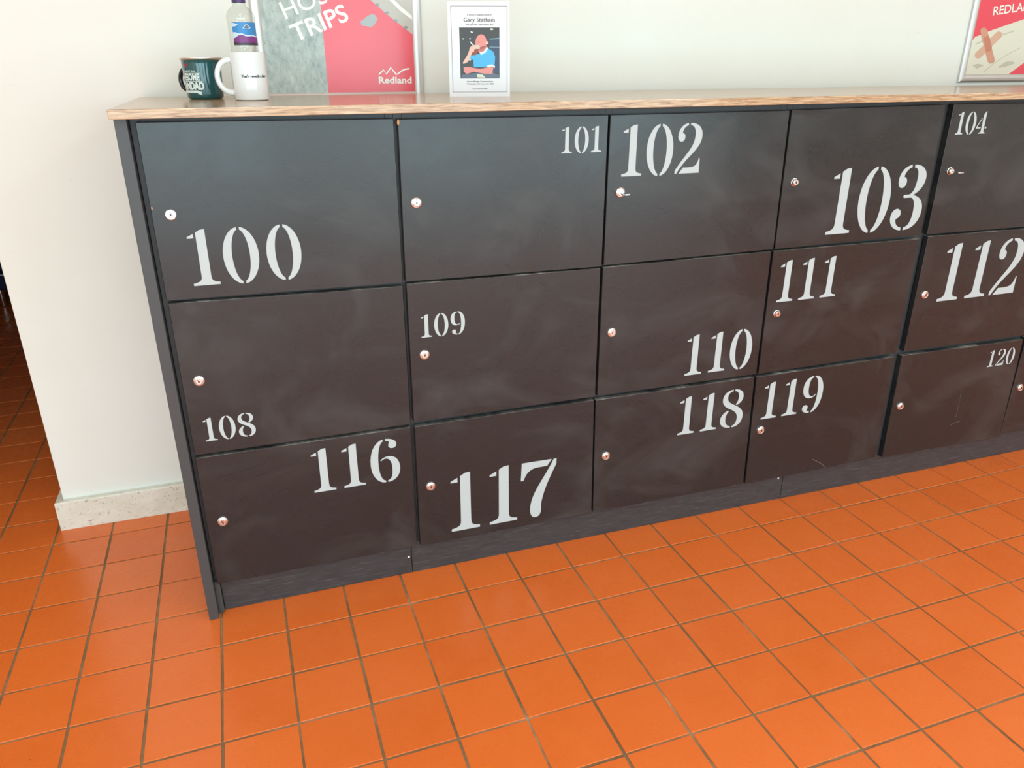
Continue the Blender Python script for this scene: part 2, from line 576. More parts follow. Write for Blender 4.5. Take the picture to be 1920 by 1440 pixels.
# ------------------------------------------------------------------ lockers
DT = 0.018      # door thickness; door fronts lie in the plane y = 0
CF = 0.0205     # carcass front
CB = 0.560      # carcass back
ZB, ZT = 0.097, 1.2045
EDGE = [-0.0105, 0.5142, 1.0220, 1.5337, 2.0540, 2.5790, 3.0850]   # unit boundaries
XR4 = 2.5739
def mdl(x, z):
    return Vector((x, 0, z))
def P(u, v):
    return at_y(u, v, 0.0)
DOORS = {
 '100': [P(253.3, 229.4), P(737.5, 222.5), P(755.5, 530.7), P(312.5, 564.7)],
 '108': [P(315, 570), P(755.3, 536.8), P(769.7, 795.7), P(365.3, 854.5)],
 '116': [P(366, 860), P(769.7, 801), P(781.7, 1023), P(407.5, 1096)],
 '101': [P(745.7, 223.5), P(1141, 215.7), P(1128, 500), P(760.7, 528.7)],
 '109': [P(762, 533), P(1126, 503), P(1115.8, 744), P(776.2, 792.2)],
 '117': [P(777.4, 800.7), P(1114, 750), P(1109, 961), P(788.6, 1024)],
 '102': [P(1145, 215.7), P(1481, 207), P(1450, 467.5), P(1131.8, 498)],
 '110': [P(1130.8, 501.6), P(1446.4, 471), P(1418, 701.7), P(1120, 742.6)],
 '118': [P(1117, 750.4), P(1415, 707), P(1393.6, 907.5), P(1112, 960.4)],
 '103': [P(1485.5, 206.5), P(1773, 195.8), P(1725.5, 440.5), P(1453, 467.5)],
 '111': [P(1450.8, 471), P(1724, 447.5), P(1680.5, 661), P(1422, 701.7)],
 '119': [P(1419, 707), P(1678, 668.8), P(1641.5, 858), P(1397, 907.5)],
 '104': [P(1789.7, 195.4), mdl(XR4, 1.192), mdl(XR4, 0.832), P(1738.3, 439.7)],
 '112': [P(1741, 443.4), mdl(XR4, 0.8265), mdl(XR4, 0.466), P(1695, 659.4)],
 '120': [P(1691.9, 666.7), P(1919, 636.5), P(1873.8, 818.8), P(1654, 858)],
 '105': [mdl(2.5825, 1.192), mdl(3.082, 1.192), mdl(3.082, 0.832), mdl(2.5825, 0.832)],
 '113': [mdl(2.5825, 0.8265), mdl(3.082, 0.8265), mdl(3.082, 0.466), mdl(2.5825, 0.466)],
 '121': [mdl(2.5825, 0.456), mdl(3.082, 0.456), mdl(3.082, 0.099), mdl(2.5825, 0.099)],
}
def door_mesh(q):
    bm = bmesh.new()
    f = [bm.verts.new((p.x, 0.0, p.z)) for p in q]
    b = [bm.verts.new((p.x, DT, p.z)) for p in q]
    bm.faces.new(f[::-1])
    bm.faces.new(b)
    for k in range(4):
        bm.faces.new((f[k], f[(k + 1) % 4], b[(k + 1) % 4], b[k]))
    bmesh.ops.bevel(bm, geom=bm.edges[:], offset=0.0009, segments=1, affect='EDGES')
    return bm

# stencil numerals, 1000 units high
GLYPH = {
 '1': "M 8 850 L 8 878 L 115 928 L 115 850 Z M 155 950 L 235 994 L 312 1000 L 312 165 C 312 75 345 55 450 44 L 450 0 L 0 0 L 0 44 C 105 58 150 80 150 165 Z",
 '2': "M 250 1000 C 110 985 25 880 25 745 C 25 680 65 638 115 638 C 165 638 195 685 190 745 C 187 785 155 800 125 812 C 130 880 180 945 250 955 Z M 300 1000 C 480 1000 590 900 590 750 C 590 600 490 490 340 350 C 220 240 130 140 70 45 L 40 0 L 0 0 L 0 62 C 80 190 190 310 270 410 C 370 530 425 630 425 760 C 425 880 390 950 300 958 Z M 92 0 L 575 0 L 570 300 L 548 300 C 522 170 470 128 370 122 C 290 118 235 118 190 120 Z",
 '3': "M 255 1000 C 120 985 35 890 35 770 C 35 690 75 650 120 650 C 170 650 205 690 200 750 C 197 790 170 805 135 822 C 140 890 190 948 255 955 Z M 305 1000 C 480 1000 575 900 575 790 C 575 680 500 580 375 528 C 530 500 612 400 612 275 C 612 90 480 -25 300 -28 L 300 18 C 400 25 440 130 440 270 C 440 400 400 490 330 490 L 215 490 C 195 490 185 505 185 515 C 185 530 195 540 215 540 L 300 540 C 370 560 405 660 405 790 C 405 890 380 950 305 955 Z M 250 -28 C 100 -20 0 80 0 190 C 0 280 55 325 110 325 C 165 325 200 285 195 235 C 190 190 150 175 115 160 C 110 90 170 25 250 18 Z",
 '4': "M 0 235 L 0 285 L 250 700 L 300 700 L 60 292 L 285 292 L 285 235 Z M 335 800 L 335 860 L 450 1000 L 495 1000 L 495 130 C 495 75 530 52 610 44 L 610 0 L 215 0 L 215 44 C 300 52 335 75 335 130 Z M 535 225 L 640 225 L 640 300 L 535 300 Z",
 '6': "M 290 1005 C 110 960 0 750 0 450 C 0 180 120 -25 300 -28 L 300 15 C 215 25 165 200 165 450 C 165 720 210 920 290 958 Z M 340 1005 C 460 1000 560 960 570 870 C 575 800 530 770 480 770 C 430 770 395 805 400 850 C 403 880 415 905 420 925 C 410 945 380 955 340 958 Z M 345 -28 C 510 -20 620 100 620 290 C 620 460 540 580 400 590 C 320 595 250 560 210 510 L 225 490 C 260 530 300 545 340 540 C 420 525 455 430 455 280 C 455 130 430 30 345 15 Z",
 '7': "M 15 988 L 507 984 L 434 878 L 280 876 C 160 872 90 820 46 680 L 0 681 Z M 588 982 L 585 890 C 500 700 400 520 348 260 C 338 200 342 150 340 100 C 335 20 300 -15 245 -15 C 190 -15 155 40 155 150 C 160 300 230 450 310 580 C 380 700 470 830 540 982 Z",
 '8': "M 295 1010 C 130 1000 20 910 20 760 C 20 640 110 560 250 490 C 390 420 480 350 480 215 C 480 100 430 25 355 18 L 355 -28 C 530 -25 645 80 645 260 C 645 400 560 480 420 560 C 260 640 160 690 160 810 C 160 900 210 955 295 965 Z M 345 1010 C 500 1005 605 920 605 790 C 605 700 550 625 440 575 L 400 600 C 450 650 470 710 470 790 C 470 890 430 955 345 965 Z M 305 -28 C 120 -20 0 70 0 210 C 0 320 70 400 190 460 L 232 435 C 180 390 150 320 150 230 C 150 110 200 30 305 18 Z",
}
def zero_polys():
    out = []
    for s in (-1, 1):
        pts = []
        n = 22
        gap = 25
        a0 = math.asin(gap / 305)
        for k in range(n + 1):
            a = a0 + (math.pi - 2 * a0) * k / n
            pts.append((305 + s * 305 * math.sin(a), 487 + 515 * math.cos(a)))
        a1 = math.asin(gap / 152)
        for k in range(n + 1):
            a = (math.pi - a1) - (math.pi - 2 * a1) * k / n
            pts.append((305 + s * 152 * math.sin(a), 487 + 472 * math.cos(a)))
        out.append(pts)
    return out
GP = {k: path(v) for k, v in GLYPH.items()}
GP['0'] = zero_polys()
GP['9'] = [[(620 - x, 977 - y) for (x, y) in p] for p in GP['6']]
# number: (pixel of the foot of the first figure, height in metres, left edges of the figures)
NUMS = {
 '100': ((364.2, 536.4), 0.120, (0, .560, 1.305)), '101': ((1052.5, 287.5), 0.0588, (0, .560, 1.285)),
 '102': ((1164.5, 331.2), 0.120, (0, .542, 1.223)), '103': ((1546.7, 440.3), 0.178, (0, .538, 1.222)),
 '104': ((1789.8, 252.3), 0.0595, (0, .55, 1.22)), '108': ((386.2, 827.9), 0.0588, (0, .56, 1.270)),
 '109': ((790.4, 633.4), 0.0578, (0, .56, 1.275)), '110': ((1283, 704.6), 0.1187, (0, .635, 1.19)),
 '111': ((1454.8, 567.1), 0.1191, (0, .619, 1.236)), '112': ((1755.2, 565.6), 0.1781, (0, .615, 1.173)),
 '116': ((590, 923.9), 0.1197, (0, .617, 1.202)), '117': ((847.3, 997.1), 0.1778, (0, .610, 1.120)),
 '118': ((1269.6, 816.1), 0.1185, (0, .630, 1.182)), '119': ((1425.8, 786.7), 0.1187, (0, .620, 1.185)),
 '120': ((1849.8, 688.5), 0.0582, (0, .613, 1.325)),
}
def number_obj(num, parent):
    (u, v), h, lefts = NUMS[num]
    o0 = P(u, v)
    polys = []
    for ch, lx in zip(num, lefts):
        for p in GP[ch]:
            polys.append([(lx * 1000 + x, y) for (x, y) in p])
    return flat_obj('stencilled_number', polys, lambda x, y: (o0.x + x * h / 1000, -0.0004, o0.z + y * h / 1000), M_NUM, parent)

LOCKS = {'100': (320, 403), '101': (781, 380.5), '102': (1164, 361), '103': (1491, 342), '104': (1783, 321), '108': (373, 715), '109': (796.5, 666),
         '110': (1147.7, 624), '111': (1457.5, 588.5), '112': (1735, 553), '116': (417.5, 978.5), '117': (808, 912.5), '118': (1136.5, 855.5),
         '119': (1427, 807), '120': (1689, 762), '121': (1914, 727)}
KEYED = {'102', '104'}
SMALL = {'103', '104', '111'}
def lock_mesh(kind):
    if kind == 'plain':      # flat cylinder without its rose
        prof = [(0.0, 0.0045), (0.0095, 0.0045), (0.0110, 0.0035), (0.0115, 0.0), ]
    elif kind == 'small':
        prof = [(0.0, 0.0085), (0.0070, 0.0085), (0.0084, 0.0070), (0.0090, 0.0020), (0.0105, 0.0012), (0.0108, 0.0)]
    else:
        prof = [(0.0, 0.0068), (0.0070, 0.0068), (0.0080, 0.0060), (0.0082, 0.0036), (0.0092, 0.0034), (0.0105, 0.0048), (0.0122, 0.0034), (0.0130, 0.0)]
    bm = lathe(prof, 28, 'Y')
    bmesh.ops.recalc_face_normals(bm, faces=bm.faces[:])
    me = bpy.data.meshes.new('lock')
    bm.to_mesh(me)
    bm.free()
    me.materials.append(M_CHROME)
    for p in me.polygons:
        p.use_smooth = True
    me.set_sharp_from_angle(angle=math.radians(28))
    return me
LOCK_ME = {k: lock_mesh(k) for k in ('plain', 'small', 'rose')}
bm = box(-0.0007, 0.0007, -0.0002, 0.0008, -0.0042, 0.0042)
add_box(bm, -0.0020, 0.0020, -0.0002, 0.0008, -0.0008, 0.0008)
KEYHOLE_ME = bpy.data.meshes.new('keyhole')
bm.to_mesh(KEYHOLE_ME)
bm.free()
KEYHOLE_ME.materials.append(M_DARK)
def key_mesh():
    bm = bmesh.new()
    add_box(bm, -0.0035, 0.0035, -0.014, 0.0, -0.0009, 0.0009, 0.0003)
    poly = [(-0.0095, -0.016), (-0.0070, -0.0125), (0.0070, -0.0125), (0.0095, -0.016), (0.0095, -0.030), (0.0060, -0.034), (-0.0060, -0.034), (-0.0095, -0.030)]
    top = [bm.verts.new((x, y, 0.0012)) for x, y in poly]
    bot = [bm.verts.new((x, y, -0.0012)) for x, y in poly]
    bm.faces.new(top)
    bm.faces.new(bot[::-1])
    for k in range(len(poly)):
        j = (k + 1) % len(poly)
        bm.faces.new((top[k], bot[k], bot[j], top[j]))
    bmesh.ops.recalc_face_normals(bm, faces=bm.faces[:])
    me = bpy.data.meshes.new('key')
    bm.to_mesh(me)
    bm.free()
    me.materials.append(M_CHROME)
    return me
KEY_ME = key_mesh()

def stroke(pts, wd):
    L_, R_ = [], []
    for i, p in enumerate(pts):
        a, b = pts[max(i - 1, 0)], pts[min(i + 1, len(pts) - 1)]
        dx, dy = b[0] - a[0], b[1] - a[1]
        l_ = math.hypot(dx, dy)
        nx, ny = -dy / l_ * wd / 2, dx / l_ * wd / 2
        L_.append((p[0] + nx, p[1] + ny))
        R_.append((p[0] - nx, p[1] - ny))
    return [[L_[i], L_[i + 1], R_[i + 1], R_[i]] for i in range(len(pts) - 1)]
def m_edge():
    m = mat('pale_door_edge', (0.1, 0.1, 0.1), 0.6)  # patchy paler colour for the top edges of the lower doors
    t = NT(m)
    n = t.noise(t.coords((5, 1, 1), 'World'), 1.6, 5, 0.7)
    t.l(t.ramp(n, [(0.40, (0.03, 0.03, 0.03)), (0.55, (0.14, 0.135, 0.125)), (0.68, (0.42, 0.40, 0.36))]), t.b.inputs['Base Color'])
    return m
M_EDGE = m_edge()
M_SCUFF = mat('pale_scuff', (0.10, 0.095, 0.09), 0.6)
COLS = [('100', '108', '116'), ('101', '109', '117'), ('102', '110', '118'), ('103', '111', '119'), ('104', '112', '120'), ('105', '113', '121')]
UNIT_LABEL = [
 'leftmost charcoal locker column beside the end panel, numbered 100, 108 and 116',
 'charcoal locker column second from the end panel, numbered 101, 109 and 117',
 'middle charcoal locker column with a key in its top door, numbered 102, 110, 118',
 'charcoal locker column fourth from the end panel, numbered 103, 111 and 119',
 'charcoal locker column just below the right-hand poster, numbered 104, 112 and 120',
 'charcoal locker column cut off by the right edge of the photo, right of number 120',
]
for ci, nums in enumerate(COLS):
    x0, x1 = EDGE[ci] + 0.0004, EDGE[ci + 1] - 0.0004
    unit = empty('locker_unit', ((x0 + x1) / 2, CB, ZB))
    tag(unit, UNIT_LABEL[ci], 'locker', 'row of charcoal lockers under the wooden worktop')
    inv = Matrix.Translation(unit.location).inverted()
    def part(name, bm, m):
        bmesh.ops.transform(bm, matrix=inv, verts=bm.verts[:])
        return obj(name, bm, m, unit)
    T = 0.018
    part('side_panel', box(x0, x0 + T, CF, CB, ZB, ZT), M_CARC)
    part('side_panel', box(x1 - T, x1, CF, CB, ZB, ZT), M_CARC)
    part('top_panel', box(x0 + T + 0.0006, x1 - T - 0.0006, CF, CB, ZT - T, ZT), M_CARC)
    part('bottom_panel', box(x0 + T, x1 - T, CF, CB, ZB, ZB + T), M_CARC)
    part('back_panel', box(x0 + T, x1 - T, CB - 0.006, CB - 0.0005, ZB + T, ZT - T), M_CARC)
    for zc in (0.8277, 0.4595):
        part('shelf', box(x0 + T, x1 - T, CF + 0.0005, CB - 0.007, zc - 0.009, zc + 0.009), M_CARC)
    for num in nums:
        d = part('door', door_mesh(DOORS[num]), M_DOOR)
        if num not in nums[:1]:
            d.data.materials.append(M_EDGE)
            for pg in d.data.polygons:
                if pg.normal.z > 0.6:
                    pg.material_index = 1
        offs = -unit.location
        if num in NUMS:
            n = number_obj(num, d)
            n.location = offs
            n['label'] = 'pale grey stencilled number %s' % num
        if num in LOCKS:
            c = at_y(*LOCKS[num], -0.004)
        else:
            q = DOORS[num]
            c = Vector((q[0].x + 0.034, 0, q[0].z * 0.5 + q[3].z * 0.5))
        kind = 'plain' if num == '100' else ('small' if num in SMALL else 'rose')
        lk = link('lock', LOCK_ME[kind], None, d)
        lk.location = Vector((c.x, -0.0001, c.z)) + offs
        top = {'plain': 0.0045, 'small': 0.0085, 'rose': 0.0068}[kind]
        if num in KEYED:
            k = link('key', KEY_ME, None, d)
            k.location = Vector((c.x, -top, c.z)) + offs
        else:
            k = link('keyhole', KEYHOLE_ME, None, d)
            k.location = Vector((c.x, -top - 0.0005, c.z)) + offs
            k.rotation_euler = (0, random.uniform(-0.7, 0.7), 0)
        def chip(u, v, w_, h_):
            p = P(u, v)
            pts = [(math.cos(a) * w_ * random.uniform(0.7, 1.1), math.sin(a) * h_ * random.uniform(0.8, 1.1)) for a in [i * math.pi / 4 for i in range(8)]]
            c_ = flat_obj('chipped_edge', [pts], lambda x, y: (p.x + x, -0.0003, p.z + y), M_CHIP, d)
            c_.location = offs
            c_['label'] = 'chipped edge showing bare chipboard'
        def scuff(pts, wd):
            w3 = [P(u, v) for u, v in pts]
            polys = stroke([(p.x, p.z) for p in w3], wd)
            sc = flat_obj('scuff_mark', polys, lambda x, z: (x, -0.00025, z), M_SCUFF, d)
            sc.location = offs
        if num == '119':
            scuff([(1523, 861), (1532, 865), (1541, 870), (1548, 877)], 0.0022)
        if num == '120':
            scuff([(1782, 797), (1790, 793), (1801, 789)], 0.0018)
            scuff([(1803, 730), (1799, 752), (1792, 783)], 0.0014)
        if num == '101':
            chip(746.5, 229.0, 0.0030, 0.0065)
        if num == '100':
            chip(284.8, 390.5, 0.0016, 0.0035)

# end panel with its filler strip
ep = empty('end_panel', (-0.023, 0.0, 0.0))
tag(ep, 'tall dark grey board closing the left end of the lockers', 'panel')
def epart(name, bm, m):
    bmesh.ops.transform(bm, matrix=Matrix.Translation((0.023, 0, 0)), verts=bm.verts[:])
    return obj(name, bm, m, ep)
M_END = mat('dark_grey_end_board', (0.060, 0.064, 0.068), 0.42)
epart('board', box(-0.0345, -0.0115, -0.011, CB, 0.0, ZT, 0.0008), M_END)
epart('filler_strip', box(-0.0112, 0.0018, 0.010, 0.045, 0.0, 0.0955, 0.0006), M_END)

# plinth boards
for (a, b, lab) in ((0.0030, 0.4935, 'short scuffed dark plinth board under the locker numbered 116'),
                    (0.4950, 1.6985, 'long scuffed dark plinth board under the lockers numbered 117 and 118'),
                    (1.7005, 3.0850, 'long dark plinth board at the foot of the lockers numbered 119 and 120')):
    pl = empty('plinth_board', ((a + b) / 2, 0.02, 0.0))
    tag(pl, lab, 'plinth', 'plinth boards along the foot of the lockers')
    obj('board', box(a - (a + b) / 2, b - (a + b) / 2, 0.0, 0.018, 0.0, 0.0962, 0.0006), M_PLINTH, pl)
    if a < 0.1 or 0.4 < a < 1:
        uv = (766.5, 1044.5) if a < 0.1 else (1459.5, 897.0)
        q = at_y(*uv, 0.0195)
        s = lathe([(0.0, 0.0016), (0.0025, 0.0012), (0.0034, 0.0)], 12, 'Y')
        so = obj('screw_cap', s, mat('white_plastic_cap', (0.8, 0.8, 0.78), 0.4), pl, 40)
        so.location = (q.x - (a + b) / 2, 0.0, min(q.z, 0.090))
        so['label'] = 'small white screw cap'

# worktop
WTZ0, WTZ1 = 0.0, 0.0
WTZ0, WTZ1 = 1.2050, 1.2230
wt = obj('worktop', box(-0.040, 3.60, -0.030, 0.563, WTZ0, WTZ1, 0.0012, 2), M_WOOD)
tag(wt, 'long pale oak-effect worktop lying on the charcoal lockers', 'worktop')

# ------------------------------------------------------------------ things on the worktop
Z = WTZ1 + 0.0002
def wrap(cx, cy, rfun, face):
    """map (arc length, z) onto a round body; face = direction (angle) of arc 0; arc grows to the viewer's right."""
    def fn(s, z):
        r = rfun(z) + 0.00035
        a = face + s / r
        return (r * math.cos(a), r * math.sin(a), z)
    return fn
def band(name, s0, s1, top, bot, fn, m, parent, n=22):
    bm = bmesh.new()
    a = [bm.verts.new(fn(s0 + (s1 - s0) * k / n, top((s0 + (s1 - s0) * k / n)))) for k in range(n + 1)]
    b = [bm.verts.new(fn(s0 + (s1 - s0) * k / n, bot((s0 + (s1 - s0) * k / n)))) for k in range(n + 1)]
    for k in range(n):
        bm.faces.new((b[k], b[k + 1], a[k + 1], a[k]))
    me = bpy.data.meshes.new(name)
    bm.to_mesh(me)
    bm.free()
    return link(name, me, m, parent)
def cam_dir(x, y):
    return math.atan2(CAM.y - y, CAM.x - x)

# green enamel mug
M_GREEN = mat('green_enamel', lin((8, 80, 84)), 0.07, coat=0.6, coat_rough=0.04)
M_STEEL = mat('steel_rim', (0.82, 0.82, 0.80), 0.28, metal=1.0)
M_PRINT = mat('white_print', lin((226, 236, 232)), 0.5)
M_BLACK = mat('black_enamel', (0.008, 0.008, 0.009), 0.15)
M_INNER = mat('cream_enamel', lin((225, 222, 210)), 0.2)
gx, gy = 0.1262, 0.398
g = empty('enamel_mug', (gx, gy, Z))
tag(g, 'green enamel mug with silver rim and white lettering beside the white mug', 'mug')
GH = 0.0915
def grad(z):
    t = max(0.0, min(1.0, z / GH))
    return 0.0418 + 0.0035 * t
prof = [(0.0, 0.0), (0.035, 0.0), (0.0400, 0.0022), (0.0418, 0.0060)] + [(grad(GH * k / 8), GH * k / 8) for k in range(1, 8)] + [(0.0456, 0.0885), (0.0472, 0.0900)]
obj('body', lathe(prof, 48), M_GREEN, g, 50)
obj('lining', lathe([(0.0, 0.003), (0.038, 0.003), (0.0400, 0.008), (0.0440, 0.0880)], 48), M_INNER, g, 50)
obj('rim', lathe([(0.0448, 0.0868), (0.0474, 0.0880), (0.0496, 0.0895), (0.0508, 0.0912), (0.0504, 0.0930), (0.0488, 0.0938), (0.0466, 0.0930), (0.0442, 0.0905)], 48), M_STEEL, g, 60)
fa = cam_dir(gx, gy)
ha = fa - math.radians(128)      # handle to the viewer's left, turned behind the body
hp = []
for k in range(17):
    t = k / 16
    a = math.pi * (t - 0.5)
    rr = 0.0425 + 0.024 * math.cos(a)
    zz = 0.046 - 0.026 * math.sin(a) - 0.004 * math.cos(a)
    hp.append((rr * math.cos(ha), rr * math.sin(ha), zz))
obj('handle', add_tube(bmesh.new(), hp, 0.0052, 12, 1.0), M_BLACK, g, 60)
gf = wrap(gx, gy, grad, fa)
text_obj('lettering', 'THE MOST AN', (-0.058, 0.0612), (-0.0175, 0.0612), 0.0040, gf, M_PRINT, g, 0.01)
text_obj('lettering', 'AWESOME', (-0.072, 0.0430), (-0.0085, 0.0430), 0.0140, gf, M_PRINT, g, 0.04)
text_obj('lettering', 'GRANDAD', (-0.078, 0.0232), (-0.0005, 0.0232), 0.0150, gf, M_PRINT, g, 0.065)
band('printed_line', -0.072, -0.0060, lambda s: 0.0592, lambda s: 0.0584, gf, M_PRINT, g)
band('printed_line', -0.072, -0.0030, lambda s: 0.0413, lambda s: 0.0404, gf, M_PRINT, g)
band('printed_ribbon', -0.070, -0.0150, lambda s: 0.0205, lambda s: 0.0150, gf, M_PRINT, g)
flat_obj('ribbon_tail', [[(-0.016, 0.0195), (-0.006, 0.0165), (-0.009, 0.0130), (-0.006, 0.0095), (-0.017, 0.0130)]], gf, M_PRINT, g)
flat_obj('red_emblem', [[(-0.0400 + 0.0055 * math.cos(a) * r, 0.0765 + 0.0052 * math.sin(a) * r) for a, r in [(i * math.pi / 6, 1.0 if i % 2 else 0.72) for i in range(12)]]], gf, mat('red_print', lin((176, 30, 52)), 0.5), g)

# white mug
M_CERAMIC = mat('white_glazed_ceramic', lin((236, 237, 237)), 0.07, coat=0.3, coat_rough=0.03)
wx, wy = 0.2318, 0.290
wmug = empty('white_mug', (wx, wy, Z))
tag(wmug, 'plain white ceramic mug with a small black slogan, in front of the bottle', 'mug')
WR, WH = 0.0395, 0.1035
prof = [(0.0, 0.0), (0.034, 0.0), (0.0380, 0.0014), (WR, 0.0045), (WR, 0.030), (WR, 0.060), (WR, 0.1005), (0.0388, 0.1032), (0.0378, WH), (0.0366, 0.1030), (0.0360, 0.1000), (0.0360, 0.050), (0.0360, 0.010), (0.033, 0.006), (0.0, 0.006)]
obj('body', lathe(prof, 56), M_CERAMIC, wmug, 40)
fa = cam_dir(wx, wy)
ha = fa - math.radians(86)
hp, rad = [], []
for k in range(25):
    t = k / 24
    a = math.pi * (t - 0.5) * 1.04
    rr = 0.0380 + 0.0330 * math.cos(a) ** 0.9 if math.cos(a) > 0 else 0.0370
    zz = 0.0520 - 0.0355 * math.sin(a)
    hp.append((rr * math.cos(ha), rr * math.sin(ha), zz))
    rad.append(0.0060 + 0.0010 * abs(math.sin(a)) ** 4)
obj('handle', add_tube(bmesh.new(), hp, rad, 14), M_CERAMIC, wmug, 60)
wf = wrap(wx, wy, lambda z: WR, fa)
text_obj('slogan', "You're worth a latte", (-0.0190, 0.0500), (0.0440, 0.0500), 0.0052, wf, mat('black_print', (0.02, 0.02, 0.02), 0.5), wmug, 0.05)

# water bottle
M_PET = bpy.data.materials.new('clear_plastic')
M_PET.use_nodes = True
nt = M_PET.node_tree
nt.nodes.clear()
out = nt.nodes.new('ShaderNodeOutputMaterial')
tr = nt.nodes.new('ShaderNodeBsdfTransparent')
tr.inputs['Color'].default_value = (0.93, 0.94, 0.92, 1)
gl = nt.nodes.new('ShaderNodeBsdfGlossy')
gl.inputs['Roughness'].default_value = 0.06
lw = nt.nodes.new('ShaderNodeLayerWeight')
lw.inputs['Blend'].default_value = 0.5
pw = nt.nodes.new('ShaderNodeMath')
pw.operation = 'POWER'
pw.inputs[1].default_value = 3.0
nt.links.new(lw.outputs['Facing'], pw.inputs[0])
fr = nt.nodes.new('ShaderNodeMath')
fr.operation = 'MULTIPLY_ADD'
fr.inputs[1].default_value = 0.60
fr.inputs[2].default_value = 0.05
nt.links.new(pw.outputs[0], fr.inputs[0])
mx = nt.nodes.new('ShaderNodeMixShader')
nt.links.new(fr.outputs[0], mx.inputs[0])
nt.links.new(tr.outputs[0], mx.inputs[1])
nt.links.new(gl.outputs[0], mx.inputs[2])
nt.links.new(mx.outputs[0], out.inputs['Surface'])
bx, by = 0.2295, 0.385
bot = empty('water_bottle', (bx, by, Z))
tag(bot, 'clear plastic water bottle with purple cap and blue and purple label', 'bottle')
def brad(z):
    return 0.0315 if 0.112 < z < 0.170 else 0.0322
prof = [(0.0, 0.004), (0.018, 0.0), (0.028, 0.0), (0.0318, 0.005), (0.0322, 0.015), (0.0322, 0.030), (0.0306, 0.034), (0.0306, 0.038), (0.0322, 0.042), (0.0322, 0.058), (0.0306, 0.062),
        (0.0306, 0.066), (0.0322, 0.070), (0.0322, 0.088), (0.0304, 0.094), (0.0322, 0.100), (0.0325, 0.108), (0.0310, 0.113), (0.0310, 0.119), (0.0310, 0.150), (0.0310, 0.170), (0.0326, 0.175), (0.0325, 0.182), (0.0300, 0.190), (0.0245, 0.198),
        (0.0165, 0.2045), (0.0140, 0.2070), (0.0140, 0.2100), (0.0158, 0.2110), (0.0158, 0.2122), (0.0136, 0.2130), (0.0130, 0.2250)]
obj('body', lathe(prof, 40), M_PET, bot, 50)
obj('cap', lathe([(0.0, 0.2290), (0.0130, 0.2290), (0.0150, 0.2275), (0.0156, 0.2250), (0.0158, 0.2125), (0.0150, 0.2122)], 40), mat('purple_plastic', lin((74, 52, 108)), 0.35), bot, 35)
fa = cam_dir(bx, by)
bf0 = wrap(bx, by, lambda z: 0.03135, fa)
def lf(off):
    return wrap(bx, by, lambda z: 0.03135 + off, fa)
M_LBLUE = mat('blue_label', lin((56, 140, 205)), 0.35)
M_LSKY = mat('pale_label', lin((205, 226, 240)), 0.35)
M_LPUR = mat('purple_label', lin((130, 52, 130)), 0.35)
M_LDRK = mat('dark_label', lin((66, 50, 66)), 0.35)
lab = band('label', -0.0235, 0.072, lambda s: 0.1695, lambda s: 0.1195, bf0, M_LBLUE, bot, 40)
def hill(s_):
    return 0.1352 + 0.0055 * math.exp(-((s_ + 0.004) / 0.013) ** 2) + 0.0030 * max(0.0, min(1.0, (s_ + 0.01) / 0.02)) - 0.0012 * math.sin(s_ * 210)
def snow(s_):
    return hill(s_) + 0.0032 + 0.0095 * max(0.0, min(1.0, (-0.008 - s_) / 0.011))
band('cloud_print', -0.0235, -0.008, lambda s: 0.168 - max(0, s + 0.020) * 0.25, lambda s: 0.160 + max(0, s + 0.016) * 0.6, lf(0.0004), M_LSKY, lab, 12)
band('snow_print', -0.0235, 0.072, snow, lambda s: 0.1300, lf(0.0005), M_LSKY, lab, 60)
band('hill_print', -0.0235, 0.072, hill, lambda s: 0.1215, lf(0.0007), M_LPUR, lab, 60)
band('foot_print', -0.0240, 0.072, lambda s: 0.1252 + 0.0008 * math.sin(s * 300) + 0.004 * max(0, (-0.016 - s) / 0.008), lambda s: 0.1196, lf(0.0009), M_LDRK, lab, 40)
flat_obj('mountain_emblem', [[(0.0010, 0.1560), (0.0085, 0.1640), (0.0115, 0.1668), (0.0145, 0.1640), (0.0215, 0.1570), (0.0160, 0.1550), (0.0070, 0.1552)]], lf(0.0010), M_LSKY, lab)
flat_obj('mountain_emblem', [[(0.0055, 0.1582), (0.0115, 0.1652), (0.0180, 0.1582), (0.0120, 0.1568)]], lf(0.0012), mat('grey_print', lin((120, 128, 138)), 0.5), lab)

# ------------------------------------------------------------------ standing card
M_CARD = mat('white_card', lin((232, 231, 234)), 0.35)
M_INK = mat('dark_ink', lin((38, 38, 44)), 0.6)
cx0, cyy, cw, chh = 0.7120, 0.290, 0.1535, 0.2195
card = empty('standing_card', (cx0, cyy, Z))
card.rotation_euler = (math.radians(-2.0), 0, math.radians(-15.0))
tag(card, 'folded white memorial card with a photo of a person, standing on the worktop', 'card')
obj('front_leaf', box(0, cw, 0, 0.0006, 0, chh), M_CARD, card)
bl = bmesh.new()
v = [bl.verts.new(p) for p in ((0, 0.0006, chh), (cw, 0.0006, chh), (cw, 0.070, 0.0040), (0, 0.070, 0.0040))]
v2 = [bl.verts.new((p.co.x, p.co.y + 0.0006, p.co.z)) for p in v]
bl.faces.new(v); bl.faces.new(v2[::-1])
for k in range(4):
    bl.faces.new((v[k], v[(k + 1) % 4], v2[(k + 1) % 4], v2[k]))
obj('back_leaf', bl, M_CARD, card)
def cp(zx, zy, lay=1):
    t = zy / 1325
    L, R = 275 + 40 * t, 1120 + 12 * t
    return Vector(((zx - L) / (R - L) * cw, -0.00015 * lay, (1 - t) * chh))
def cfl(lay):
    return lambda a, b: cp(a, b, lay)
def rect(a, b, c, d):
    return [(a, b), (a, d), (c, d), (c, b)]
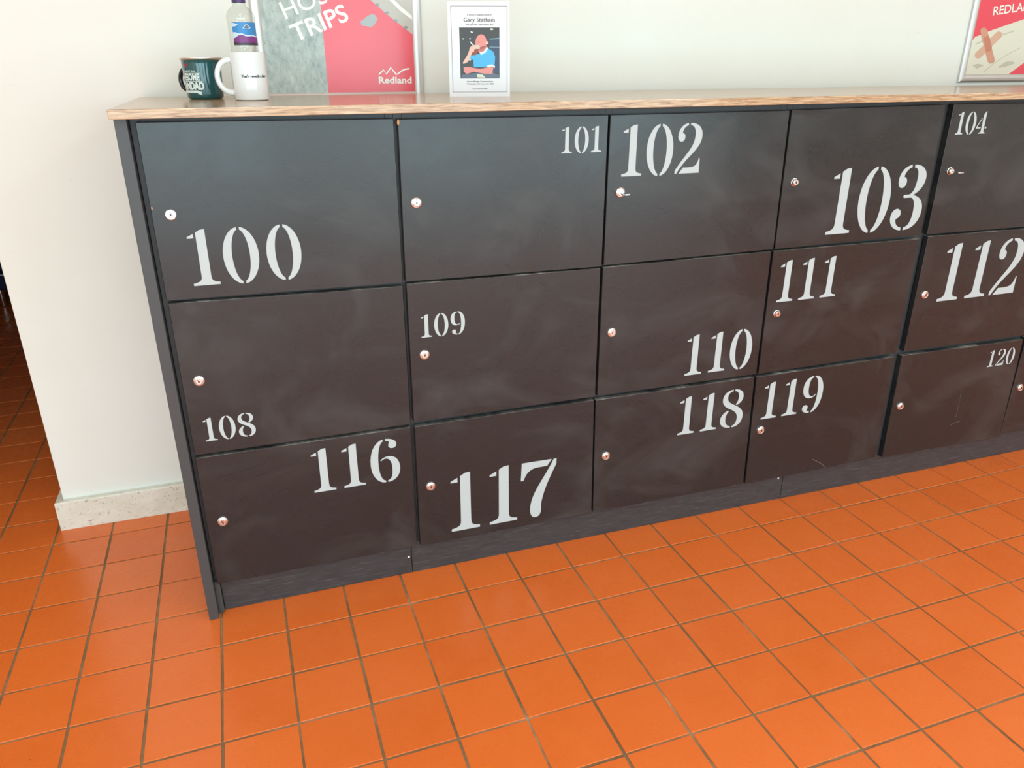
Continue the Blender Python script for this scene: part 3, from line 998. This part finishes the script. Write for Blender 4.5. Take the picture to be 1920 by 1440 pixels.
def ct(s, a, b, y, cap, wgt=0.018, m=M_INK):
    # card text is laid out in the 2D space of cp, whose y runs down
    polys, (x0, x1, y0, y1) = text_polys(s, wgt)
    sx, sy = (b - a) / (x1 - x0), cap / CAPH
    bm = bmesh.new()
    for p in polys:
        vs = [bm.verts.new(cp(a + (x - x0) * sx, y - yy * sy, 2)) for (x, yy) in p]
        try:
            bm.faces.new(vs)
        except ValueError:
            pass
    me = bpy.data.meshes.new('lettering')
    bm.to_mesh(me); bm.free()
    return link('lettering', me, m, card)
M_LINE = mat('grey_rule', lin((118, 118, 128)), 0.6)
bd = flat_obj('printed_border', [[(322, 62), (1090, 62), (1090, 68), (322, 68)], [(357, 1256), (1092, 1256), (1092, 1262), (357, 1262)],
      [(322, 62), (328, 62), (363, 1262), (357, 1262)], [(1084, 62), (1090, 62), (1094, 1262), (1088, 1262)]], cfl(1), M_LINE, card)
ct('A service to celebrate the life of', 545, 878, 192, 15)
ct('Gary Statham', 500, 922, 278, 56, 0.004)
ct('22nd April 1967 ~ 29th October 2025', 525, 900, 325, 18)
ct('Howe Bridge Crematorium', 548, 900, 1115, 18)
ct('Wednesday 26th November 2025', 542, 908, 1150, 18)
ct('Service led by Chris Miller', 624, 830, 1218, 15)
def pm(name, c):
    return mat('print_' + name, lin(c), 0.35)
photo = flat_obj('photo', [[(440, 355), (985, 355), (990, 1065), (460, 1065)]], cfl(1), pm('dark', (58, 57, 58)), card)
def ell(cx, cy, rx, ry, rot=0, n=20):
    return [(cx + rx * math.cos(a) * math.cos(rot) - ry * math.sin(a) * math.sin(rot), cy + rx * math.cos(a) * math.sin(rot) + ry * math.sin(a) * math.cos(rot)) for a in [2 * math.pi * i / n for i in range(n)]]
def ph(name, polys, lay, m):
    return flat_obj(name, polys, cfl(lay), m, photo)
SK, SK2 = pm('skin', (226, 140, 132)), pm('skin_light', (240, 186, 170))
ph('seat_print', [[(850, 510), (985, 495), (988, 985), (900, 985), (930, 720), (850, 640)]], 2, pm('navy', (52, 66, 96)))
ph('seat_print', [[(850, 508), (985, 496), (985, 512), (850, 522)], [(850, 618), (986, 622), (986, 634), (850, 630)]], 2.5, pm('teal', (120, 150, 160)))
ph('table_print', [[(480, 1010), (560, 1000), (700, 985), (900, 985), (990, 1020), (990, 1063), (470, 1063)]], 2, pm('table', (92, 104, 122)))
ph('table_print', [[(680, 1000), (760, 1010), (800, 1055), (690, 1050)]], 2.5, pm('cream', (214, 214, 190)))
ph('shirt_print', [[(640, 730), (720, 720), (815, 630), (905, 690), (928, 760), (920, 890), (830, 905), (640, 905), (630, 800), (580, 800), (590, 750)]], 3, pm('sky_shirt', (70, 176, 226)))
ph('collar_print', [[(712, 700), (740, 735), (800, 700), (838, 640), (815, 620), (770, 690)]], 3.5, pm('collar', (205, 228, 240)))
M_CUFF = pm('cuff', (240, 242, 244))
ph('sleeve_print', [[(820, 880), (880, 868), (926, 890), (922, 918), (890, 892), (825, 900)]], 4, M_CUFF)
ph('sleeve_print', [[(578, 790), (600, 800), (590, 815), (574, 805)]], 4, M_CUFF)
ph('head_print', [ell(735, 560, 76, 112, 0.05), [(690, 640), (810, 600), (805, 660), (740, 715), (705, 690)]], 3.2, SK)
ph('face_shade_print', [[(700, 640), (745, 655), (790, 620), (806, 605), (802, 650), (745, 690), (712, 675)], ell(700, 556, 20, 7, 0.2)], 3.25, pm('skin_shade', (196, 104, 98)))
ph('ear_print', [ell(816, 566, 22, 22, 0.4)], 3.3, SK2)
ph('arm_print', [[(500, 905), (560, 900), (720, 930), (860, 900), (905, 910), (890, 1000), (800, 1000), (640, 970), (540, 1000), (505, 970)]], 4.2, SK)
ph('arm_print', [[(585, 640), (620, 620), (650, 660), (600, 740), (560, 830), (500, 860), (490, 840), (560, 720)]], 4.2, SK2)
ph('glass_print', [[(630, 650), (715, 650), (690, 700), (655, 745), (610, 715)]], 4.6, pm('amber', (150, 60, 34)))
ph('glass_print', [[(640, 600), (715, 595), (720, 650), (632, 650)]], 4.5, pm('glass', (216, 196, 180)))
ph('hand_print', [[(580, 640), (600, 615), (660, 590), (655, 620), (640, 690), (600, 705), (580, 680)]], 4.8, SK2)
ph('cigarette_print', [[(583, 555), (592, 545), (640, 600), (630, 608)]], 5.0, pm('white', (242, 240, 236)))
M_LP = pm('lamp', (250, 248, 225))
for e_ in (ell(880, 379, 22, 11), ell(610, 419, 17, 9, 0.4), ell(495, 510, 8, 8), ell(587, 508, 10, 8)):
    ph('lamp_print', [e_], 2.2, M_LP)

# ------------------------------------------------------------------ posters in snap frames
PYF = 0.5710          # front face of the frames
def poster(name, label, x0, x1, z0, z1, rail):
    p = empty(name, ((x0 + x1) / 2, WY, z0))
    tag(p, label, 'poster', 'framed posters on the wall above the worktop')
    off = -p.location
    def rl(q):      # q = outer a, outer b, inner b, inner a in (x, z)
        bm = bmesh.new()
        prof = [(0.0, WY - 0.0005), (0.0, PYF + 0.006), (0.18, PYF + 0.0015), (0.42, PYF), (0.70, PYF + 0.0012), (0.94, PYF + 0.0050), (1.0, PYF + 0.0065), (1.0, WY - 0.0005)]
        A, B = [], []
        for t, y in prof:
            A.append(bm.verts.new((q[0][0] + (q[3][0] - q[0][0]) * t, y, q[0][1] + (q[3][1] - q[0][1]) * t)))
            B.append(bm.verts.new((q[1][0] + (q[2][0] - q[1][0]) * t, y, q[1][1] + (q[2][1] - q[1][1]) * t)))
        n = len(prof)
        for k in range(n):
            bm.faces.new((A[k], A[(k + 1) % n], B[(k + 1) % n], B[k]))
        bm.faces.new(A[::-1])
        bm.faces.new(B)
        o = obj('frame_rail', bm, M_ALU, p, 30)
        o.location = off
    O = [(x0, z0), (x1, z0), (x1, z1), (x0, z1)]
    I = [(x0 + rail, z0 + rail), (x1 - rail, z0 + rail), (x1 - rail, z1 - rail), (x0 + rail, z1 - rail)]
    for k in range(4):
        j = (k + 1) % 4
        rl([O[k], O[j], I[j], I[k]])
    return p, off, I
YP = PYF + 0.0060     # print surface
def wp(u, v, lay=0):
    q = at_y(u, v, YP - 0.0002 * lay)
    return q
def inpx(ox, oy, s, lay):
    return lambda a, b: wp(ox + a * s, oy + b * s, lay)
def m_print(name, c, gloss=0.22):
    return mat('poster_' + name, lin(c), gloss, spec=0.55)
M_RED = m_print('red', (236, 74, 92))
M_RED2 = m_print('coral', (240, 92, 106))
M_CREAM = m_print('cream', (232, 228, 208))
M_WHITE = m_print('white', (246, 244, 236))
def m_concrete():
    m = m_print('concrete', (176, 186, 180))
    t = NT(m)
    n = t.noise(t.coords((1, 1, 0.5), 'World'), 60, 7, 0.7)
    c = t.ramp(n, [(0.28, lin((132, 143, 138))), (0.48, lin((170, 180, 174))), (0.72, lin((200, 206, 198)))])
    p = t.noise(t.coords((1, 1, 1), 'World'), 150, 3, 0.6)
    c = t.mix(t.ramp(p, [(0.66, (0, 0, 0)), (0.72, (0.8, 0.8, 0.8))]), c, lin((92, 104, 104)))
    t.l(c, t.b.inputs['Base Color'])
    return m
M_CONC = m_concrete()

# left poster: half concrete, half coral
LX0, LX1, LZ0 = 0.2576, 0.7101, 1.2020
pL, offL, IL = poster('framed_poster', 'aluminium framed poster, half concrete grey and half coral red, reading TRIPS', LX0, LX1, LZ0, LZ0 + 0.646, 0.0262)
xs = at_y(606, 62, YP).x
def wrect(a, b, c, d):
    return [(a, b), (c, b), (c, d), (a, d)]
def sheet(name, polys, lay, m, parent, off):
    """flat print given in wall coordinates (x, z)."""
    o = flat_obj(name, polys, lambda x, z: (x, YP - 0.0002 * lay, z), m, parent)
    o.location = off
    return o
sheet('concrete_print', [wrect(IL[0][0] - 0.004, IL[0][1] - 0.004, xs, IL[2][1] + 0.004)], 0, M_CONC, pL, offL)
sheet('coral_print', [wrect(xs, IL[0][1] - 0.004, IL[1][0] + 0.004, IL[2][1] + 0.004)], 0, M_RED2, pL, offL)
def px_sheet(name, polys, ox, oy, s, lay, m, parent, off):
    w2 = [[(lambda q: (q.x, q.z))(at_y(ox + a * s, oy + b * s, YP)) for (a, b) in p] for p in polys]
    return sheet(name, w2, lay, m, parent, off)
def px_text(name, s, a, b, cap, ox, oy, sc, lay, m, parent, off, wgt=0.0, spacing=1.0):
    A = at_y(ox + a[0] * sc, oy + a[1] * sc, YP)
    B = at_y(ox + b[0] * sc, oy + b[1] * sc, YP)
    k = (at_y(ox + a[0] * sc, oy + (a[1] - 100) * sc, YP).z - A.z) / 100
    o = text_obj(name, s, (A.x, A.z), (B.x, B.z), cap * k, lambda x, z: (x, YP - 0.0002 * lay, z), m, parent, wgt, spacing)
    o.location = off
    return o
S2 = (460, 0, 0.1875)
px_text('lettering', 'TRIPS', (504, 420), (1042, 198), 168, *S2, 2, M_WHITE, pL, offL, 0.018)
px_text('lettering', 'HOS', (405, 192), (835, 15), 172, *S2, 2, M_WHITE, pL, offL, 0.005)
M_STONE = m_print('stone', (196, 190, 180))
px_sheet('kerb_print', [[(820, -430), (1000, -200), (1250, 0), (1400, 130), (1530, 235), (1672, 345), (1666, -10), (1400, -260), (1180, -560)]], *S2, 1, M_STONE, pL, offL)
px_sheet('kerb_line_print', [[(1000, -490), (1200, -240), (1440, 0), (1550, 110), (1668, 200), (1666, 158), (1560, 70), (1490, 0), (1250, -240), (1050, -515)]], *S2, 2, M_WHITE, pL, offL)
M_DOT = m_print('dot', (150, 150, 152))
for (a, b) in ((1320, 50), (1415, 130), (1500, 208), (1605, 275)):
    px_sheet('kerb_mark_print', [ell(a, b, 20, 16)], *S2, 2, M_DOT, pL, offL)
px_sheet('pebble_print', [[(1150, 215), (1180, 195), (1215, 165), (1260, 140), (1300, 150), (1322, 190), (1300, 235), (1265, 275), (1220, 262), (1165, 258)]], *S2, 1, m_print('pebble', (170, 178, 176)), pL, offL)
px_sheet('mountain_logo', stroke([(1335, 745), (1383, 700), (1410, 742), (1455, 675), (1482, 712), (1510, 745), (1535, 732), (1565, 708), (1600, 692), (1642, 687)], 15), *S2, 2, M_WHITE, pL, offL)
px_text('lettering', 'Redland', (1335, 832), (1664, 832), 62, *S2, 2, M_WHITE, pL, offL, 0.03)

# right poster: red with crossed plasters
RX0, RZ0 = 2.6835, 1.2332
pR, offR, IR = poster('framed_poster', 'aluminium framed red poster with crossed sticking plasters, cut off by the photo edge', RX0, RX0 + 0.4525, RZ0, RZ0 + 0.646, 0.0262)
sheet('red_print', [wrect(IR[0][0] - 0.004, IR[0][1] - 0.004, IR[1][0] + 0.004, IR[2][1] + 0.004)], 0, M_RED, pR, offR)
S4 = (1720, 0, 0.138889)
def inq(p):
    return (min(max(p[0], IR[0][0] - 0.003), IR[1][0] + 0.003), min(max(p[1], IR[0][1] - 0.003), IR[2][1] + 0.003))
def px_clip(name, polys, lay, m):
    w2 = [[inq((lambda q: (q.x, q.z))(at_y(S4[0] + a * S4[2], S4[1] + b * S4[2], YP))) for (a, b) in p] for p in polys]
    return sheet(name, w2, lay, m, pR, offR)
M_CLOTH = m_print('cloth', (226, 222, 204))
px_clip('cloth_print', [[(780, 500), (960, 425), (1200, 340), (1440, 258), (1800, 130), (2200, 20), (2200, 330), (1800, 610), (1440, 848), (1215, 1020), (560, 1020), (600, 560)]], 1, M_CLOTH)
M_FOLD = m_print('fold', (196, 192, 172))
px_clip('cloth_fold_print', [stroke([(780, 600), (900, 545), (1080, 490), (1300, 420)], 16)[k] for k in range(3)] + [stroke([(890, 975), (1030, 860), (1200, 745), (1400, 640)], 9)[k] for k in range(3)]
        + [[(1090, 900), (1200, 830), (1290, 830), (1310, 860), (1180, 905), (1100, 915)], [(740, 880), (820, 860), (900, 880), (800, 930)]], 2, M_FOLD)
def capsule(p, q, wd, n=8):
    a = math.atan2(q[1] - p[1], q[0] - p[0])
    r = wd / 2
    return [(q[0] + r * math.cos(a - math.pi / 2 + math.pi * k / n), q[1] + r * math.sin(a - math.pi / 2 + math.pi * k / n)) for k in range(n + 1)] + \
           [(p[0] + r * math.cos(a + math.pi / 2 + math.pi * k / n), p[1] + r * math.sin(a + math.pi / 2 + math.pi * k / n)) for k in range(n + 1)]
px_clip('plaster_print', [capsule((820, 745), (1100, 470), 92)], 3, m_print('plaster_light', (216, 172, 146)))
px_clip('plaster_print', [capsule((895, 420), (995, 810), 96)], 4, m_print('plaster', (212, 152, 126)))
px_clip('plaster_pad_print', [[(890, 500), (965, 480), (1005, 640), (990, 690), (925, 700)]], 5, m_print('plaster_pad', (200, 128, 104)))
px_text('lettering', 'REDLAND', (1018, 208), (1618, 120), 118, *S4, 3, M_WHITE, pR, offR, 0.012)

# ------------------------------------------------------------------ low sofa glimpsed beyond the opening
M_NAVY = mat('navy_upholstery', lin((26, 44, 78)), 0.8)
M_PIPE = mat('white_piping', (0.7, 0.7, 0.72), 0.6)
so = empty('low_sofa', (-1.80, 3.60, 0.0))
tag(so, 'low navy blue sofa on chrome feet, glimpsed beyond the opening at the left edge', 'sofa')
obj('base', box(-0.70, 0.68, -0.40, 0.40, 0.112, 0.215, 0.015, 2), M_NAVY, so)
obj('piping', box(-0.695, 0.675, -0.406, -0.398, 0.198, 0.206, 0.002), M_PIPE, so)
for sx in (-1, 1):
    obj('seat_cushion', box(-0.35 + sx * 0.255 - 0.25 + 0.34, -0.35 + sx * 0.255 + 0.25 + 0.34, -0.38, 0.22, 0.217, 0.36, 0.03, 3), M_NAVY, so)
    obj('armrest', box(-0.70 if sx < 0 else 0.52, -0.54 if sx < 0 else 0.68, -0.39, 0.40, 0.217, 0.56, 0.03, 3), M_NAVY, so)
obj('backrest', box(-0.53, 0.51, 0.23, 0.40, 0.217, 0.74, 0.04, 3), M_NAVY, so)
for (a, b) in ((-0.62, -0.34), (0.567, -0.34), (-0.62, 0.34), (0.567, 0.34)):
    obj('foot', lathe([(0.0, 0.0), (0.013, 0.0), (0.014, 0.003), (0.014, 0.1118), (0.0, 0.1118)], 20, 'Z', (a, b, 0.0003)), M_CHROME, so, 40)
